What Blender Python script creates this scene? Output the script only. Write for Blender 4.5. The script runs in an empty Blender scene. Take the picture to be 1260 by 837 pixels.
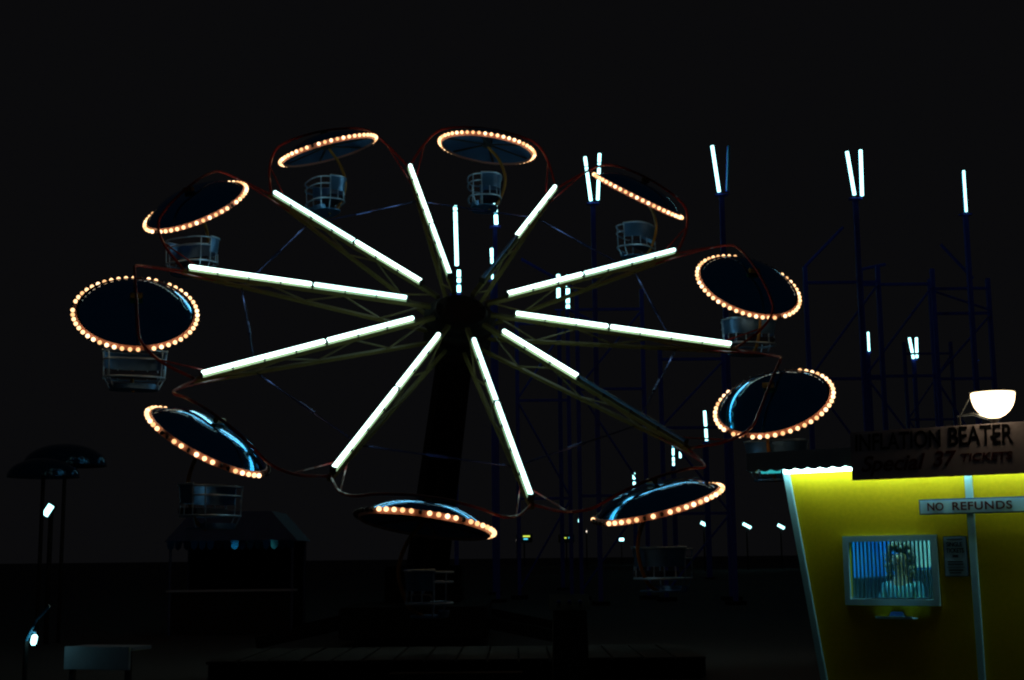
import bpy, bmesh, math, random
from mathutils import Vector, Matrix
random.seed(7)
S = bpy.context.scene
COL = S.collection
PI = math.pi
V = Vector

# ------------------------------------------------------------------ camera, world, exposure
PITCH, ROLL, EYE = math.radians(9.0), math.radians(0.6), 1.65
fw = V((0, math.cos(PITCH), math.sin(PITCH)))
u0 = V((0, -math.sin(PITCH), math.cos(PITCH)))
r0 = V((1, 0, 0))
rt = r0 * math.cos(ROLL) - u0 * math.sin(ROLL)
up = u0 * math.cos(ROLL) + r0 * math.sin(ROLL)
cd = bpy.data.cameras.new('camera')
cd.sensor_fit = 'HORIZONTAL'
cd.sensor_width = 36.0
cd.lens = 36.0 * 1690 / 1260
cd.clip_start, cd.clip_end = 0.1, 5000
cam = bpy.data.objects.new('camera', cd)
COL.objects.link(cam)
cam.matrix_world = Matrix(((rt.x, up.x, -fw.x, 0), (rt.y, up.y, -fw.y, 0), (rt.z, up.z, -fw.z, EYE), (0, 0, 0, 1)))
S.camera = cam

W = bpy.data.worlds.new('World')
S.world = W
W.use_nodes = True
bg = W.node_tree.nodes['Background']
bg.inputs['Color'].default_value = (0.88, 0.88, 1.0, 1)      # night sky over a lit town, even all round
bg.inputs['Strength'].default_value = 0.0034
S.view_settings.view_transform = 'Standard'
S.view_settings.look = 'None'
S.view_settings.exposure = 0
S.view_settings.gamma = 1
S.render.engine = 'CYCLES'
S.cycles.use_denoising = True
S.cycles.max_bounces = 6
S.cycles.sample_clamp_indirect = 3
S.cycles.filter_width = 2.1
S.cycles.light_sampling_threshold = 0.0

# ------------------------------------------------------------------ materials
def mat(name, col, rough=0.5, metal=0.0, var=0.0, vscale=8.0, bump=0.0, bscale=40.0, spec=0.5, coat=0.0):
    m = bpy.data.materials.new(name)
    m.use_nodes = True
    nt = m.node_tree
    p = nt.nodes['Principled BSDF']
    p.inputs['Base Color'].default_value = (*col, 1)
    p.inputs['Roughness'].default_value = rough
    p.inputs['Metallic'].default_value = metal
    p.inputs['Specular IOR Level'].default_value = spec
    p.inputs['Coat Weight'].default_value = coat
    tc = nt.nodes.new('ShaderNodeTexCoord')
    if var > 0:
        nz = nt.nodes.new('ShaderNodeTexNoise')
        nz.inputs['Scale'].default_value = vscale
        nz.inputs['Detail'].default_value = 6
        nt.links.new(tc.outputs['Object'], nz.inputs['Vector'])
        mx = nt.nodes.new('ShaderNodeMix')
        mx.data_type = 'RGBA'
        mx.inputs[6].default_value = (*[c * (1 - var) for c in col], 1)
        mx.inputs[7].default_value = (*[min(1, c * (1 + var)) for c in col], 1)
        nt.links.new(nz.outputs['Fac'], mx.inputs[0])
        nt.links.new(mx.outputs[2], p.inputs['Base Color'])
        rr = nt.nodes.new('ShaderNodeMapRange')
        rr.inputs[3].default_value = max(0.03, rough * 0.75)
        rr.inputs[4].default_value = min(1, rough * 1.25)
        nt.links.new(nz.outputs['Fac'], rr.inputs[0])
        nt.links.new(rr.outputs[0], p.inputs['Roughness'])
    if bump > 0:
        n2 = nt.nodes.new('ShaderNodeTexNoise')
        n2.inputs['Scale'].default_value = bscale
        n2.inputs['Detail'].default_value = 5
        nt.links.new(tc.outputs['Object'], n2.inputs['Vector'])
        b = nt.nodes.new('ShaderNodeBump')
        b.inputs['Strength'].default_value = bump
        b.inputs['Distance'].default_value = 0.02
        nt.links.new(n2.outputs['Fac'], b.inputs['Height'])
        nt.links.new(b.outputs[0], p.inputs['Normal'])
    return m

def emit(name, col, strength):
    m = bpy.data.materials.new(name)
    m.use_nodes = True
    nt = m.node_tree
    nt.nodes.clear()
    e = nt.nodes.new('ShaderNodeEmission')
    e.inputs[0].default_value = (*col, 1)
    e.inputs[1].default_value = strength
    o = nt.nodes.new('ShaderNodeOutputMaterial')
    nt.links.new(e.outputs[0], o.inputs[0])
    return m

def glass_mat(name, tint, gloss):
    m = bpy.data.materials.new(name)
    m.use_nodes = True
    nt = m.node_tree
    nt.nodes.clear()
    t = nt.nodes.new('ShaderNodeBsdfTransparent')
    t.inputs[0].default_value = (*tint, 1)
    g = nt.nodes.new('ShaderNodeBsdfGlossy')
    g.inputs['Roughness'].default_value = 0.02
    x = nt.nodes.new('ShaderNodeMixShader')
    x.inputs[0].default_value = gloss
    o = nt.nodes.new('ShaderNodeOutputMaterial')
    nt.links.new(t.outputs[0], x.inputs[1])
    nt.links.new(g.outputs[0], x.inputs[2])
    nt.links.new(x.outputs[0], o.inputs[0])
    return m

M = {}
M['tube'] = emit('wheel tube light', (0.66, 1.0, 0.93), 4.2)
M['vtube'] = emit('pole tube light', (0.40, 0.98, 1.0), 4.0)
M['eave_tube'] = emit('booth eave tube light', (0.50, 1.0, 0.98), 17.0)
M['room_tube'] = emit('booth room tube light', (0.20, 0.85, 1.0), 70.0)
M['bulb'] = emit('warm bulb light', (1.0, 0.55, 0.26), 2.6)
M['bulb_old'] = emit('older bulb light', (1.0, 0.50, 0.21), 1.7)
M['bulb_new'] = emit('newer bulb light', (1.0, 0.60, 0.32), 3.3)
M['tube_b'] = emit('older wheel tube light', (0.60, 1.0, 0.96), 3.1)
M['fringe_glow'] = emit('added fringe glow', (0.05, 0.75, 0.8), 0.55)  # teal glow added where the end fringe catches the eave light
M['globe'] = emit('opal lamp light', (1.0, 0.74, 0.42), 5.5)
M['far_warm'] = emit('far warm light', (1.0, 0.85, 0.7), 1.6)
M['far_yellow'] = emit('far yellow sign light', (0.8, 1.0, 0.1), 1.0)
M['far_cyan'] = emit('far cyan sign light', (0.1, 0.75, 1.0), 1.2)
M['dead_tube'] = mat('unlit tube glass', (0.12, 0.30, 0.62), 0.15)
M['dead_bulb'] = mat('unlit bulb glass', (0.06, 0.05, 0.05), 0.06)
M['olive'] = mat('olive yellow paint', (0.17, 0.148, 0.045), 0.45, var=0.25, vscale=6)
M['fixture'] = mat('fixture enamel', (0.22, 0.24, 0.10), 0.4, var=0.2)
M['clamp'] = mat('black clamp', (0.02, 0.02, 0.02), 0.5)
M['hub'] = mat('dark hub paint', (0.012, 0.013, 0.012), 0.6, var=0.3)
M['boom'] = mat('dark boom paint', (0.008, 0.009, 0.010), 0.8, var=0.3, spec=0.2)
M['red'] = mat('red gloss paint', (0.24, 0.008, 0.008), 0.5, var=0.15, coat=0.3)
M['rod'] = mat('blue steel rod', (0.07, 0.10, 0.28), 0.22, metal=0.8)
M['canopy'] = mat('blue metal flake canopy', (0.02, 0.36, 0.85), 0.085, metal=1.0, var=0.1, vscale=3)
M['lining'] = mat('blue canopy lining', (0.05, 0.15, 0.34), 0.6, var=0.15, vscale=4)
M['rim'] = mat('pink white rim paint', (0.62, 0.30, 0.24), 0.45, var=0.2, vscale=12)
M['strut'] = mat('dark strut steel', (0.02, 0.025, 0.03), 0.5)
M['hanger'] = mat('ochre hanger paint', (0.34, 0.18, 0.03), 0.4, var=0.2)
M['seatmetal'] = mat('dented seat aluminium', (0.10, 0.28, 0.58), 0.34, metal=0.7, var=0.3, vscale=5, bump=0.25, bscale=9)
M['seatrail'] = mat('seat rail steel', (0.34, 0.58, 0.85), 0.35, metal=0.5)
M['bench'] = mat('dark blue vinyl', (0.015, 0.03, 0.07), 0.5)
M['navy'] = mat('navy steel paint', (0.10, 0.14, 0.90), 0.45, var=0.2)
M['reflector'] = mat('blue reflector enamel', (0.05, 0.28, 0.5), 0.35)
M['asphalt'] = mat('asphalt', (0.06, 0.06, 0.062), 0.85, var=0.35, vscale=1.3, bump=0.5, bscale=60)
M['plank'] = mat('weathered dark planks', (0.02, 0.018, 0.016), 0.75, var=0.4, vscale=7)
M['yellow'] = mat('yellow booth paint', (0.80, 0.46, 0.004), 0.6, var=0.14, vscale=30, bump=0.10, bscale=80, spec=0.15)
M['white'] = mat('pale aqua gloss trim paint', (0.50, 0.76, 0.82), 0.4, var=0.1, vscale=15)
M['roofing'] = mat('pale blue roof metal', (0.66, 0.74, 0.86), 0.5, var=0.2)
M['signboard'] = mat('lilac sign paint', (0.62, 0.56, 0.64), 0.22, var=0.12, vscale=6)
M['signink'] = mat('black sign lettering', (0.010, 0.010, 0.012), 0.3)
M['maroon'] = mat('maroon sign lettering', (0.10, 0.012, 0.015), 0.35)
M['signwhite'] = mat('pale sign paint', (0.55, 0.82, 0.92), 0.4, var=0.08, vscale=20)
M['signblue'] = mat('blue sign border', (0.02, 0.10, 0.30), 0.4)
M['paper'] = mat('pale notice board', (0.48, 0.66, 0.76), 0.6, var=0.15, vscale=25)
M['ink'] = mat('grey ink', (0.03, 0.035, 0.05), 0.6)
M['room'] = mat('blue room paint', (0.015, 0.30, 0.85), 0.6, var=0.1)
M['cabinet'] = mat('dark cabinet', (0.012, 0.016, 0.022), 0.5, var=0.3)
M['blind'] = mat('pale window blind', (0.85, 0.90, 0.72), 0.6, var=0.1)
M['bar'] = mat('window bar enamel', (0.16, 0.30, 0.36), 0.45)
M['glass'] = glass_mat('booth window glass', (0.92, 0.96, 0.97), 0.05)
M['chrome'] = mat('tray steel', (0.45, 0.5, 0.55), 0.25, metal=0.9)
M['skin'] = mat('skin', (0.42, 0.27, 0.21), 0.5)
M['hair'] = mat('curly hair', (0.16, 0.14, 0.12), 0.55, var=0.4, vscale=30)
M['blouse'] = mat('patterned blouse', (0.10, 0.30, 0.40), 0.7, var=0.5, vscale=45)
M['trousers'] = mat('dark trousers', (0.03, 0.035, 0.06), 0.8)
M['dome'] = mat('dark blue gloss dome', (0.02, 0.10, 0.22), 0.12, metal=0.9)
M['palepaint'] = mat('pale blue bench paint', (0.50, 0.58, 0.72), 0.6, var=0.2, vscale=9)
M['darkmetal'] = mat('dark lamp metal', (0.03, 0.03, 0.032), 0.45, metal=0.4)
M['canvas'] = mat('faded blue canvas', (0.10, 0.15, 0.34), 0.5, var=0.3, vscale=4)
M['buttonblue'] = mat('blue button', (0.02, 0.05, 0.4), 0.2)

# ------------------------------------------------------------------ mesh building
class MB:
    def __init__(s):
        s.v, s.f = [], []
    def add(s, vs, fs):
        n = len(s.v)
        s.v += [tuple(p) for p in vs]
        s.f += [tuple(i + n for i in f) for f in fs]
        return s
    def box(s, x0, x1, y0, y1, z0, z1):
        vs = [(x, y, z) for x in (x0, x1) for y in (y0, y1) for z in (z0, z1)]
        return s.add(vs, [(0, 1, 3, 2), (4, 6, 7, 5), (0, 4, 5, 1), (2, 3, 7, 6), (0, 2, 6, 4), (1, 5, 7, 3)])
    def beam(s, p0, p1, w, h=None, upv=(0, 0, 1), taper=1.0):
        p0, p1 = V(p0), V(p1)
        h = h or w
        d = (p1 - p0).normalized()
        a = d.cross(V(upv))
        if a.length < 1e-4:
            a = d.cross(V((1, 0, 0)))
        a.normalize()
        b = a.cross(d)
        vs = []
        for p, k in ((p0, 1), (p1, taper)):
            for sa, sb in ((-1, -1), (1, -1), (1, 1), (-1, 1)):
                vs.append(p + a * (sa * w / 2 * k) + b * (sb * h / 2 * k))
        return s.add(vs, [(3, 2, 1, 0), (4, 5, 6, 7), (0, 1, 5, 4), (1, 2, 6, 5), (2, 3, 7, 6), (3, 0, 4, 7)])
    def tube(s, path, r, n=8, closed=False, caps=True):
        P = [V(p) for p in path]
        N = len(P)
        rr = r if isinstance(r, (list, tuple)) else [r] * N
        rings = []
        pa = None
        for i in range(N):
            if closed:
                d = (P[(i + 1) % N] - P[i - 1]).normalized()
            else:
                d = (P[min(i + 1, N - 1)] - P[max(i - 1, 0)]).normalized()
            if pa is None:
                a = d.cross(V((0, 0, 1)))
                if a.length < 1e-3:
                    a = d.cross(V((1, 0, 0)))
            else:
                a = pa - d * pa.dot(d)
            a.normalize()
            pa = a
            b = d.cross(a)
            rings.append([P[i] + (a * math.cos(2 * PI * k / n) + b * math.sin(2 * PI * k / n)) * rr[i] for k in range(n)])
        vs = [p for ring in rings for p in ring]
        fs = []
        for i in range(N if closed else N - 1):
            j = (i + 1) % N
            for k in range(n):
                fs.append((i * n + k, i * n + (k + 1) % n, j * n + (k + 1) % n, j * n + k))
        if caps and not closed:
            fs.append(tuple(reversed(range(n))))
            fs.append(tuple((N - 1) * n + k for k in range(n)))
        return s.add(vs, fs)
    def lathe(s, prof, n=24, o=(0, 0, 0), cap=False):
        vs, fs = [], []
        for r, z in prof:
            for k in range(n):
                a = 2 * PI * k / n
                vs.append((o[0] + r * math.cos(a), o[1] + r * math.sin(a), o[2] + z))
        for i in range(len(prof) - 1):
            for k in range(n):
                fs.append((i * n + k, i * n + (k + 1) % n, (i + 1) * n + (k + 1) % n, (i + 1) * n + k))
        if cap:
            fs.append(tuple(reversed(range(n))))
            fs.append(tuple((len(prof) - 1) * n + k for k in range(n)))
        return s.add(vs, fs)
    def ball(s, c, r, nu=10, nv=6, sc=(1, 1, 1)):
        vs, fs = [(c[0], c[1], c[2] + r * sc[2])], []
        for i in range(1, nv):
            t = PI * i / nv
            for k in range(nu):
                a = 2 * PI * k / nu
                vs.append((c[0] + r * sc[0] * math.sin(t) * math.cos(a), c[1] + r * sc[1] * math.sin(t) * math.sin(a), c[2] + r * sc[2] * math.cos(t)))
        vs.append((c[0], c[1], c[2] - r * sc[2]))
        for k in range(nu):
            fs.append((0, 1 + k, 1 + (k + 1) % nu))
            for i in range(nv - 2):
                a, b = 1 + i * nu, 1 + (i + 1) * nu
                fs.append((a + k, b + k, b + (k + 1) % nu, a + (k + 1) % nu))
            b = 1 + (nv - 2) * nu
            fs.append((len(vs) - 1, b + (k + 1) % nu, b + k))
        return s.add(vs, fs)
    def prism(s, poly, y0, y1):     # outline in x,z pushed from y0 to y1
        n = len(poly)
        vs = [(x, y0, z) for x, z in poly] + [(x, y1, z) for x, z in poly]
        fs = [tuple(range(n)), tuple(reversed(range(n, 2 * n)))]
        fs += [(i, i + n, (i + 1) % n + n, (i + 1) % n) for i in range(n)]
        return s.add(vs, fs)
    def sheet(s, rows, th):         # grid of points thickened along its normal
        R, Cn = len(rows), len(rows[0])
        P = [[V(p) for p in r] for r in rows]
        back = []
        for i in range(R):
            br = []
            for j in range(Cn):
                du = P[min(i + 1, R - 1)][j] - P[max(i - 1, 0)][j]
                dv = P[i][min(j + 1, Cn - 1)] - P[i][max(j - 1, 0)]
                br.append(P[i][j] + du.cross(dv).normalized() * th)
            back.append(br)
        vs = [p for r in P for p in r] + [p for r in back for p in r]
        o = R * Cn
        fs = []
        for i in range(R - 1):
            for j in range(Cn - 1):
                a = i * Cn + j
                fs.append((a, a + 1, a + Cn + 1, a + Cn))
                fs.append((o + a, o + a + Cn, o + a + Cn + 1, o + a + 1))
        for i in range(R - 1):
            for j in (0, Cn - 1):
                a = i * Cn + j
                fs.append((a, a + Cn, o + a + Cn, o + a))
        for j in range(Cn - 1):
            for i in (0, R - 1):
                a = i * Cn + j
                fs.append((a, a + 1, o + a + 1, o + a))
        return s.add(vs, fs)
    def mesh(s, name, m, smooth=False, bevel=0.0):
        me = bpy.data.meshes.new(name)
        bm = bmesh.new()
        vv = [bm.verts.new(p) for p in s.v]
        for f in s.f:
            try:
                bm.faces.new([vv[i] for i in f])
            except ValueError:
                pass
        bmesh.ops.recalc_face_normals(bm, faces=bm.faces)
        if bevel:
            bmesh.ops.bevel(bm, geom=[e for e in bm.edges if len(e.link_faces) == 2 and e.calc_face_angle(0) > 0.6],
                            offset=bevel, segments=2, affect='EDGES', clamp_overlap=True)
        for f in bm.faces:
            f.smooth = smooth
        bm.to_mesh(me)
        bm.free()
        if smooth:
            me.set_sharp_from_angle(angle=math.radians(40))
        me.materials.append(m)
        return me
    def build(s, name, m, parent=None, smooth=False, bevel=0.0, loc=None):
        o = bpy.data.objects.new(name, s.mesh(name, m, smooth, bevel))
        COL.objects.link(o)
        if parent:
            o.parent = parent
        if loc:
            o.location = loc
        return o

def tag(o, label=None, cat=None, group=None, kind=None):
    for k, val in (('label', label), ('category', cat), ('group', group), ('kind', kind)):
        if val:
            o[k] = val
    return o

def empty(name, loc=(0, 0, 0), rz=0.0, mw=None):
    o = bpy.data.objects.new(name, None)
    COL.objects.link(o)
    o.empty_display_size = 0.2
    if mw is not None:
        o.matrix_world = mw
    else:
        o.location = loc
        o.rotation_euler = (0, 0, rz)
    return o

def inst(name, me, parent, loc=(0, 0, 0), rot=(0, 0, 0)):
    o = bpy.data.objects.new(name, me)
    COL.objects.link(o)
    o.parent = parent
    o.location = loc
    o.rotation_euler = rot
    return o

def copy_tree(o, parent=None, skip=()):
    c = o.copy()
    COL.objects.link(c)
    if parent:
        c.parent = parent
    for ch in o.children:
        copy_tree(ch, c)
    return c

def spline(pts, k=6):
    P = [V(p) for p in pts]
    P = [P[0] * 2 - P[1]] + P + [P[-1] * 2 - P[-2]]
    out = []
    for i in range(1, len(P) - 2):
        for j in range(k):
            t = j / k
            a, b, c, d = P[i - 1], P[i], P[i + 1], P[i + 2]
            out.append(0.5 * ((2 * b) + (c - a) * t + (2 * a - 5 * b + 4 * c - d) * t * t + (3 * b - a - 3 * c + d) * t ** 3))
    out.append(P[-2])
    return out

def text_mesh(name, txt, size, m, depth=0.004, sx=1.0, shear=0.0, bold=0.0, font_space=1.0):
    cu = bpy.data.curves.new(name, 'FONT')
    cu.body = txt
    cu.size = size
    cu.extrude = depth
    cu.shear = shear
    cu.offset = bold
    cu.space_character = font_space
    to = bpy.data.objects.new(name, cu)
    COL.objects.link(to)
    dg = bpy.context.evaluated_depsgraph_get()
    me = bpy.data.meshes.new_from_object(to.evaluated_get(dg))
    bpy.data.objects.remove(to)
    for v in me.vertices:
        x, y, z = v.co
        v.co = (x * sx, -z, y)          # stand the text up, facing -Y
    me.materials.clear()
    me.materials.append(m)
    me.name = name
    return me

# ------------------------------------------------------------------ ground
me_g = bpy.data.meshes.new('ground')
bm = bmesh.new()
bmesh.ops.create_grid(bm, x_segments=60, y_segments=60, size=2500)
bm.to_mesh(me_g)
bm.free()
me_g.materials.append(M['asphalt'])
ground = bpy.data.objects.new('ground', me_g)
COL.objects.link(ground)
tag(ground, 'dark asphalt fairground under the rides', kind='structure')

# ------------------------------------------------------------------ the great tilted wheel
HC = V((-0.9134, 24.5916, 6.1959))
Wn = V((0.13492655, -0.71407322, 0.6869456)).normalized()
Wt = V((0.98261254, 0.18566796, 0)).normalized()
Wb = Wn.cross(Wt).normalized()
A0 = 2.312211786
STEP = PI / 5
wheel = empty('wheel_ride', mw=Matrix(((Wt.x, Wb.x, Wn.x, HC.x), (Wt.y, Wb.y, Wn.y, HC.y), (Wt.z, Wb.z, Wn.z, HC.z), (0, 0, 0, 1))))
tag(wheel, 'huge tilted fairground wheel with ten spokes of white light tubes', 'fairground wheel')
hb = MB()
hb.lathe([(0.0, -0.10), (0.46, -0.10), (0.50, -0.14), (0.50, -0.26), (0.66, -0.28), (0.66, -0.40), (0.40, -0.44), (0.40, -0.66), (0.62, -0.70), (0.62, -0.86), (0.30, -0.90), (0.0, -0.90)], 32)
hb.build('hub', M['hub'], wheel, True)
bolt_me = MB().lathe([(0.001, 0.03), (0.035, 0.03), (0.035, 0.0)], 6).mesh('hub_bolt', M['hub'])
for k in range(10):
    a = k * STEP + 0.2
    inst('hub_bolt', bolt_me, wheel, (0.40 * math.cos(a), 0.40 * math.sin(a), -0.10))

def bz(x): return -0.75 + 0.115 * x      # depth of the rear chord along the spoke
XB = [0.72, 1.45, 2.15, 2.85, 3.50, 4.10, 4.62, 5.02]
ck = MB().beam((0.55, 0, -0.125), (5.12, 0, -0.125), 0.085, 0.085, (0, 1, 0)).mesh('spoke', M['olive'], bevel=0.008)
back_me = MB().beam((0.55, 0.0, bz(0.55)), (5.10, 0, bz(5.10)), 0.065, 0.065, (0, 1, 0)).mesh('back_chord', M['olive'], bevel=0.006)
brace_me = []
for i in range(len(XB) - 1):
    p, q = ((XB[i], 0, -0.165), (XB[i + 1], 0, bz(XB[i + 1]) + 0.03)) if i % 2 == 0 else ((XB[i], 0, bz(XB[i]) + 0.03), (XB[i + 1], 0, -0.165))
    brace_me.append(MB().tube([p, q], 0.017, 6).mesh('brace', M['olive'], True))
def tube_me(name, x0, x1, m, r):
    return MB().tube([(x0, 0, 0), (x0 + 0.02, 0, 0), (x1 - 0.02, 0, 0), (x1, 0, 0)], [r * 0.72, r, r, r * 0.72], 12).mesh(name, m, True)
IN_ON, OUT_ON = tube_me('light_tube', 1.0, 2.70, M['tube'], 0.039), tube_me('light_tube', 2.745, 4.98, M['tube'], 0.039)
IN_B, OUT_B = tube_me('light_tube', 1.0, 2.70, M['tube_b'], 0.039), tube_me('light_tube', 2.745, 4.98, M['tube_b'], 0.039)
IN_OFF, OUT_OFF = tube_me('light_tube', 1.0, 2.70, M['dead_tube'], 0.030), tube_me('light_tube', 2.745, 4.98, M['dead_tube'], 0.030)
fix_me = MB().box(0.98, 4.99, -0.055, 0.055, -0.08, -0.058).mesh('light_fixture', M['fixture'])
clamp_me = MB().box(-0.006, 0.006, -0.062, 0.062, -0.10, 0.0).mesh('tube_clamp', M['clamp'])
cap_me = MB().box(-0.016, 0.016, -0.050, 0.050, -0.10, 0.02).mesh('tube_socket', M['clamp'])
for k in range(10):
    a = A0 - k * STEP
    sp = inst('spoke', ck, wheel, rot=(0, 0, a))
    inst('back_chord', back_me, sp)
    for bmz in brace_me:
        inst('brace', bmz, sp)
    inst('light_fixture', fix_me, sp)
    for x in (1.55, 2.12, 3.30, 3.88, 4.45):
        inst('tube_clamp', clamp_me, sp, (x, 0, 0))
    for x in (0.985, 2.722, 4.99):
        inst('tube_socket', cap_me, sp, (x, 0, 0))
    i_ = inst('light_tube', IN_OFF if k == 2 else IN_B if k in (1, 6, 9) else IN_ON, sp)
    o_ = inst('light_tube', OUT_OFF if k == 5 else OUT_B if k in (0, 3, 6) else OUT_ON, sp)
    if k == 2:
        i_['label'] = 'unlit inner tube'
    if k == 5:
        o_['label'] = 'unlit outer tube'
# tie rods between neighbouring spokes, and the red bows that carry the cars
RP, ZP = 5.699, 0.468
def pol(r, a, z): return V((r * math.cos(a), r * math.sin(a), z))
tie0 = MB()
h = STEP / 2
tie0.tube([pol(4.02, -h, bz(4.0)), pol(4.02, h, bz(4.0))], 0.013, 6)
tie_me = tie0.mesh('tie_rod', M['rod'], True)
tk = MB().tube([pol(4.02 * math.cos(h), -0.045, bz(4.0)), pol(4.02 * math.cos(h), 0.045, bz(4.0))], 0.026, 8).mesh('turnbuckle', M['rod'], True)
E5 = pol(5.06, -h, -0.14)
tipl = pol(5.06, h, -0.14)
bow = MB()
tv = V((0, 1, 0))
Pp = V((RP, 0, ZP))
half = [(4.84, 1.555, -0.10), (5.36, 1.36, 0.13), (5.66, 1.10, 0.36), (RP, 0.75, 0.50), (RP, 0.30, 0.57)]
bow.tube(spline([(x, -y, z) for x, y, z in half] + [(RP, 0, 0.58)] + list(reversed(half)), 6), 0.024, 8)
bow_me = bow.mesh('carrying_bow', M['red'], True)
strut_mes = [MB().tube([pol(4.45, sg * h, bz(4.45)), (5.40, sg * 1.33, 0.16)], 0.014, 6).mesh('bow_strut', M['red'], True) for sg in (-1, 1)]
for k in range(10):
    a = A0 - (k + 0.5) * STEP
    tr = inst('tie_rod', tie_me, wheel, rot=(0, 0, a))
    inst('turnbuckle', tk, tr)
    bo = inst('carrying_bow', bow_me, wheel, rot=(0, 0, a))
    for sm in strut_mes:
        inst('bow_strut', sm, bo)

# ------------------------------------------------------------------ the ten umbrella cars
HD, RB = 0.313, 1.024
def dome_z(r, R=0.985, hh=0.30):
    return hh * (1 - (r / R) ** 3.3)
RC = 0.962
can = MB()
prof = [(RC * i / 14, dome_z(RC * i / 14, RC)) for i in range(15)]
prof[0] = (0.001, prof[0][1])
can.lathe(prof + [(RC, -0.02), (RC * 0.985, -0.02)], 64)
canopy_me = can.mesh('canopy', M['canopy'], True)
lining_me = MB().lathe([(r * 0.984, z - 0.022) for r, z in prof], 48).mesh('canopy_lining', M['lining'], True)
rim_me = MB().lathe([(RC - 0.008, 0.035), (RC + 0.012, 0.035), (RC + 0.012, -0.060), (RC - 0.008, -0.060), (RC - 0.008, 0.035)], 64).mesh('rim_band', M['rim'], True)
cstrut_me = MB().beam((0.09, 0, 0.07), (0.93, 0, -0.012), 0.035, 0.03).mesh('canopy_strut', M['strut'])
collar_me = MB().lathe([(0.001, 0.20), (0.10, 0.20), (0.10, 0.02), (0.001, 0.02)], 16).mesh('canopy_collar', M['strut'])
dead_me = MB().ball((0, 0, 0), 0.034, 10, 6).mesh('bulb', M['dead_bulb'], True)
bulb_mes = [MB().ball((0, 0, 0), 0.036, 10, 6).mesh('bulb', M[q], True) for q in ('bulb', 'bulb', 'bulb_old', 'bulb_new')]
sk = MB()
for k in range(50):
    a = 2 * PI * k / 50
    sk.tube([((RC + 0.008) * math.cos(a), (RC + 0.008) * math.sin(a), -0.005), (1.000 * math.cos(a), 1.000 * math.sin(a), -0.005)], 0.017, 6)
socket_me = sk.mesh('bulb_sockets', M['rim'])
hang_me = MB().tube(spline([(0, 0, 0.10), (0, 0, 0.02), (-0.06, 0, -0.08), (-0.24, 0, -0.30), (-0.37, 0, -0.62), (-0.36, 0, -0.92), (-0.22, 0, -1.26), (-0.02, 0, -1.40)], 5), 0.030, 8).mesh('hanger_arm', M['hanger'], True)
piv_me = MB().tube([(0, -0.10, HD + 0.04), (0, 0.10, HD + 0.04)], 0.05, 12).mesh('pivot_sleeve', M['hanger'], True)
def plan(a, z, k=1.0, cx=0.06):    # rounded tub plan; angle 0 = forward
    ca, sa = math.cos(a), math.sin(a)
    e = 0.72
    return (cx + 0.34 * k * math.copysign(abs(ca) ** e, ca), 0.50 * k * math.copysign(abs(sa) ** e, sa), z)
def arc(a0, a1, z, k=1.0, n=28):
    return [plan(a0 + (a1 - a0) * i / n, z, k) for i in range(n + 1)]
R_ = math.radians
shell = MB()
shell.sheet([arc(R_(82), R_(278), z, kk) for z, kk in ((-1.02, 0.985), (-0.94, 1.0), (-0.84, 1.02), (-0.74, 1.05))], 0.018)
shell_me = shell.mesh('seat_back', M['seatmetal'], True)
tr_ = MB().tube(arc(R_(82), R_(278), -0.735, 1.055), 0.018, 8).mesh('back_rail', M['seatrail'], True)
lr = MB().tube([plan(2 * PI * i / 48, -1.20, 1.0) for i in range(48)], 0.018, 8, True).mesh('seat_rail', M['seatrail'], True)
gate_mes = [MB().tube(arc(R_(-84), R_(84), z, kk), 0.015, 8).mesh('gate_rail', M['seatrail'], True) for z, kk in ((-0.76, 1.04), (-0.90, 1.02))]
gpost_mes = [MB().tube([plan(R_(a), -0.76, 1.04), plan(R_(a), -0.90, 1.02), plan(R_(a), -1.20, 1.0), plan(R_(a), -1.385, 0.80)], 0.012, 6).mesh('gate_post', M['seatrail'], True) for a in (-84, -52, 52, 84)]
post_mes = [MB().tube([plan(R_(a), -1.01, 0.99), plan(R_(a), -1.20, 1.0)], 0.012, 6).mesh('seat_post', M['seatrail'], True) for a in (100, 130, 158, 202, 230, 260)]
ft = MB()
ft.sheet([[plan(R_(a), z, kk) for a in range(-70, 71, 10)] for z, kk in ((-1.31, 0.84), (-1.345, 0.83), (-1.39, 0.80))], 0.012)
ft_me = ft.mesh('foot_well', M['seatmetal'], True)
flo = MB()
fl = [plan(2 * PI * i / 32, 0, 0.80) for i in range(32)]
flo.add([(x, y, -1.40) for x, y, _ in fl] + [(x, y, -1.375) for x, y, _ in fl],
        [tuple(range(32)), tuple(reversed(range(32, 64)))] + [(i, (i + 1) % 32, (i + 1) % 32 + 32, i + 32) for i in range(32)])
flo_me = flo.mesh('floor_plate', M['seatmetal'])
be = MB()
be.box(-0.24, 0.10, -0.40, 0.40, -1.17, -1.08)
bench_me = be.mesh('bench', M['bench'], bevel=0.02)

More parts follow.
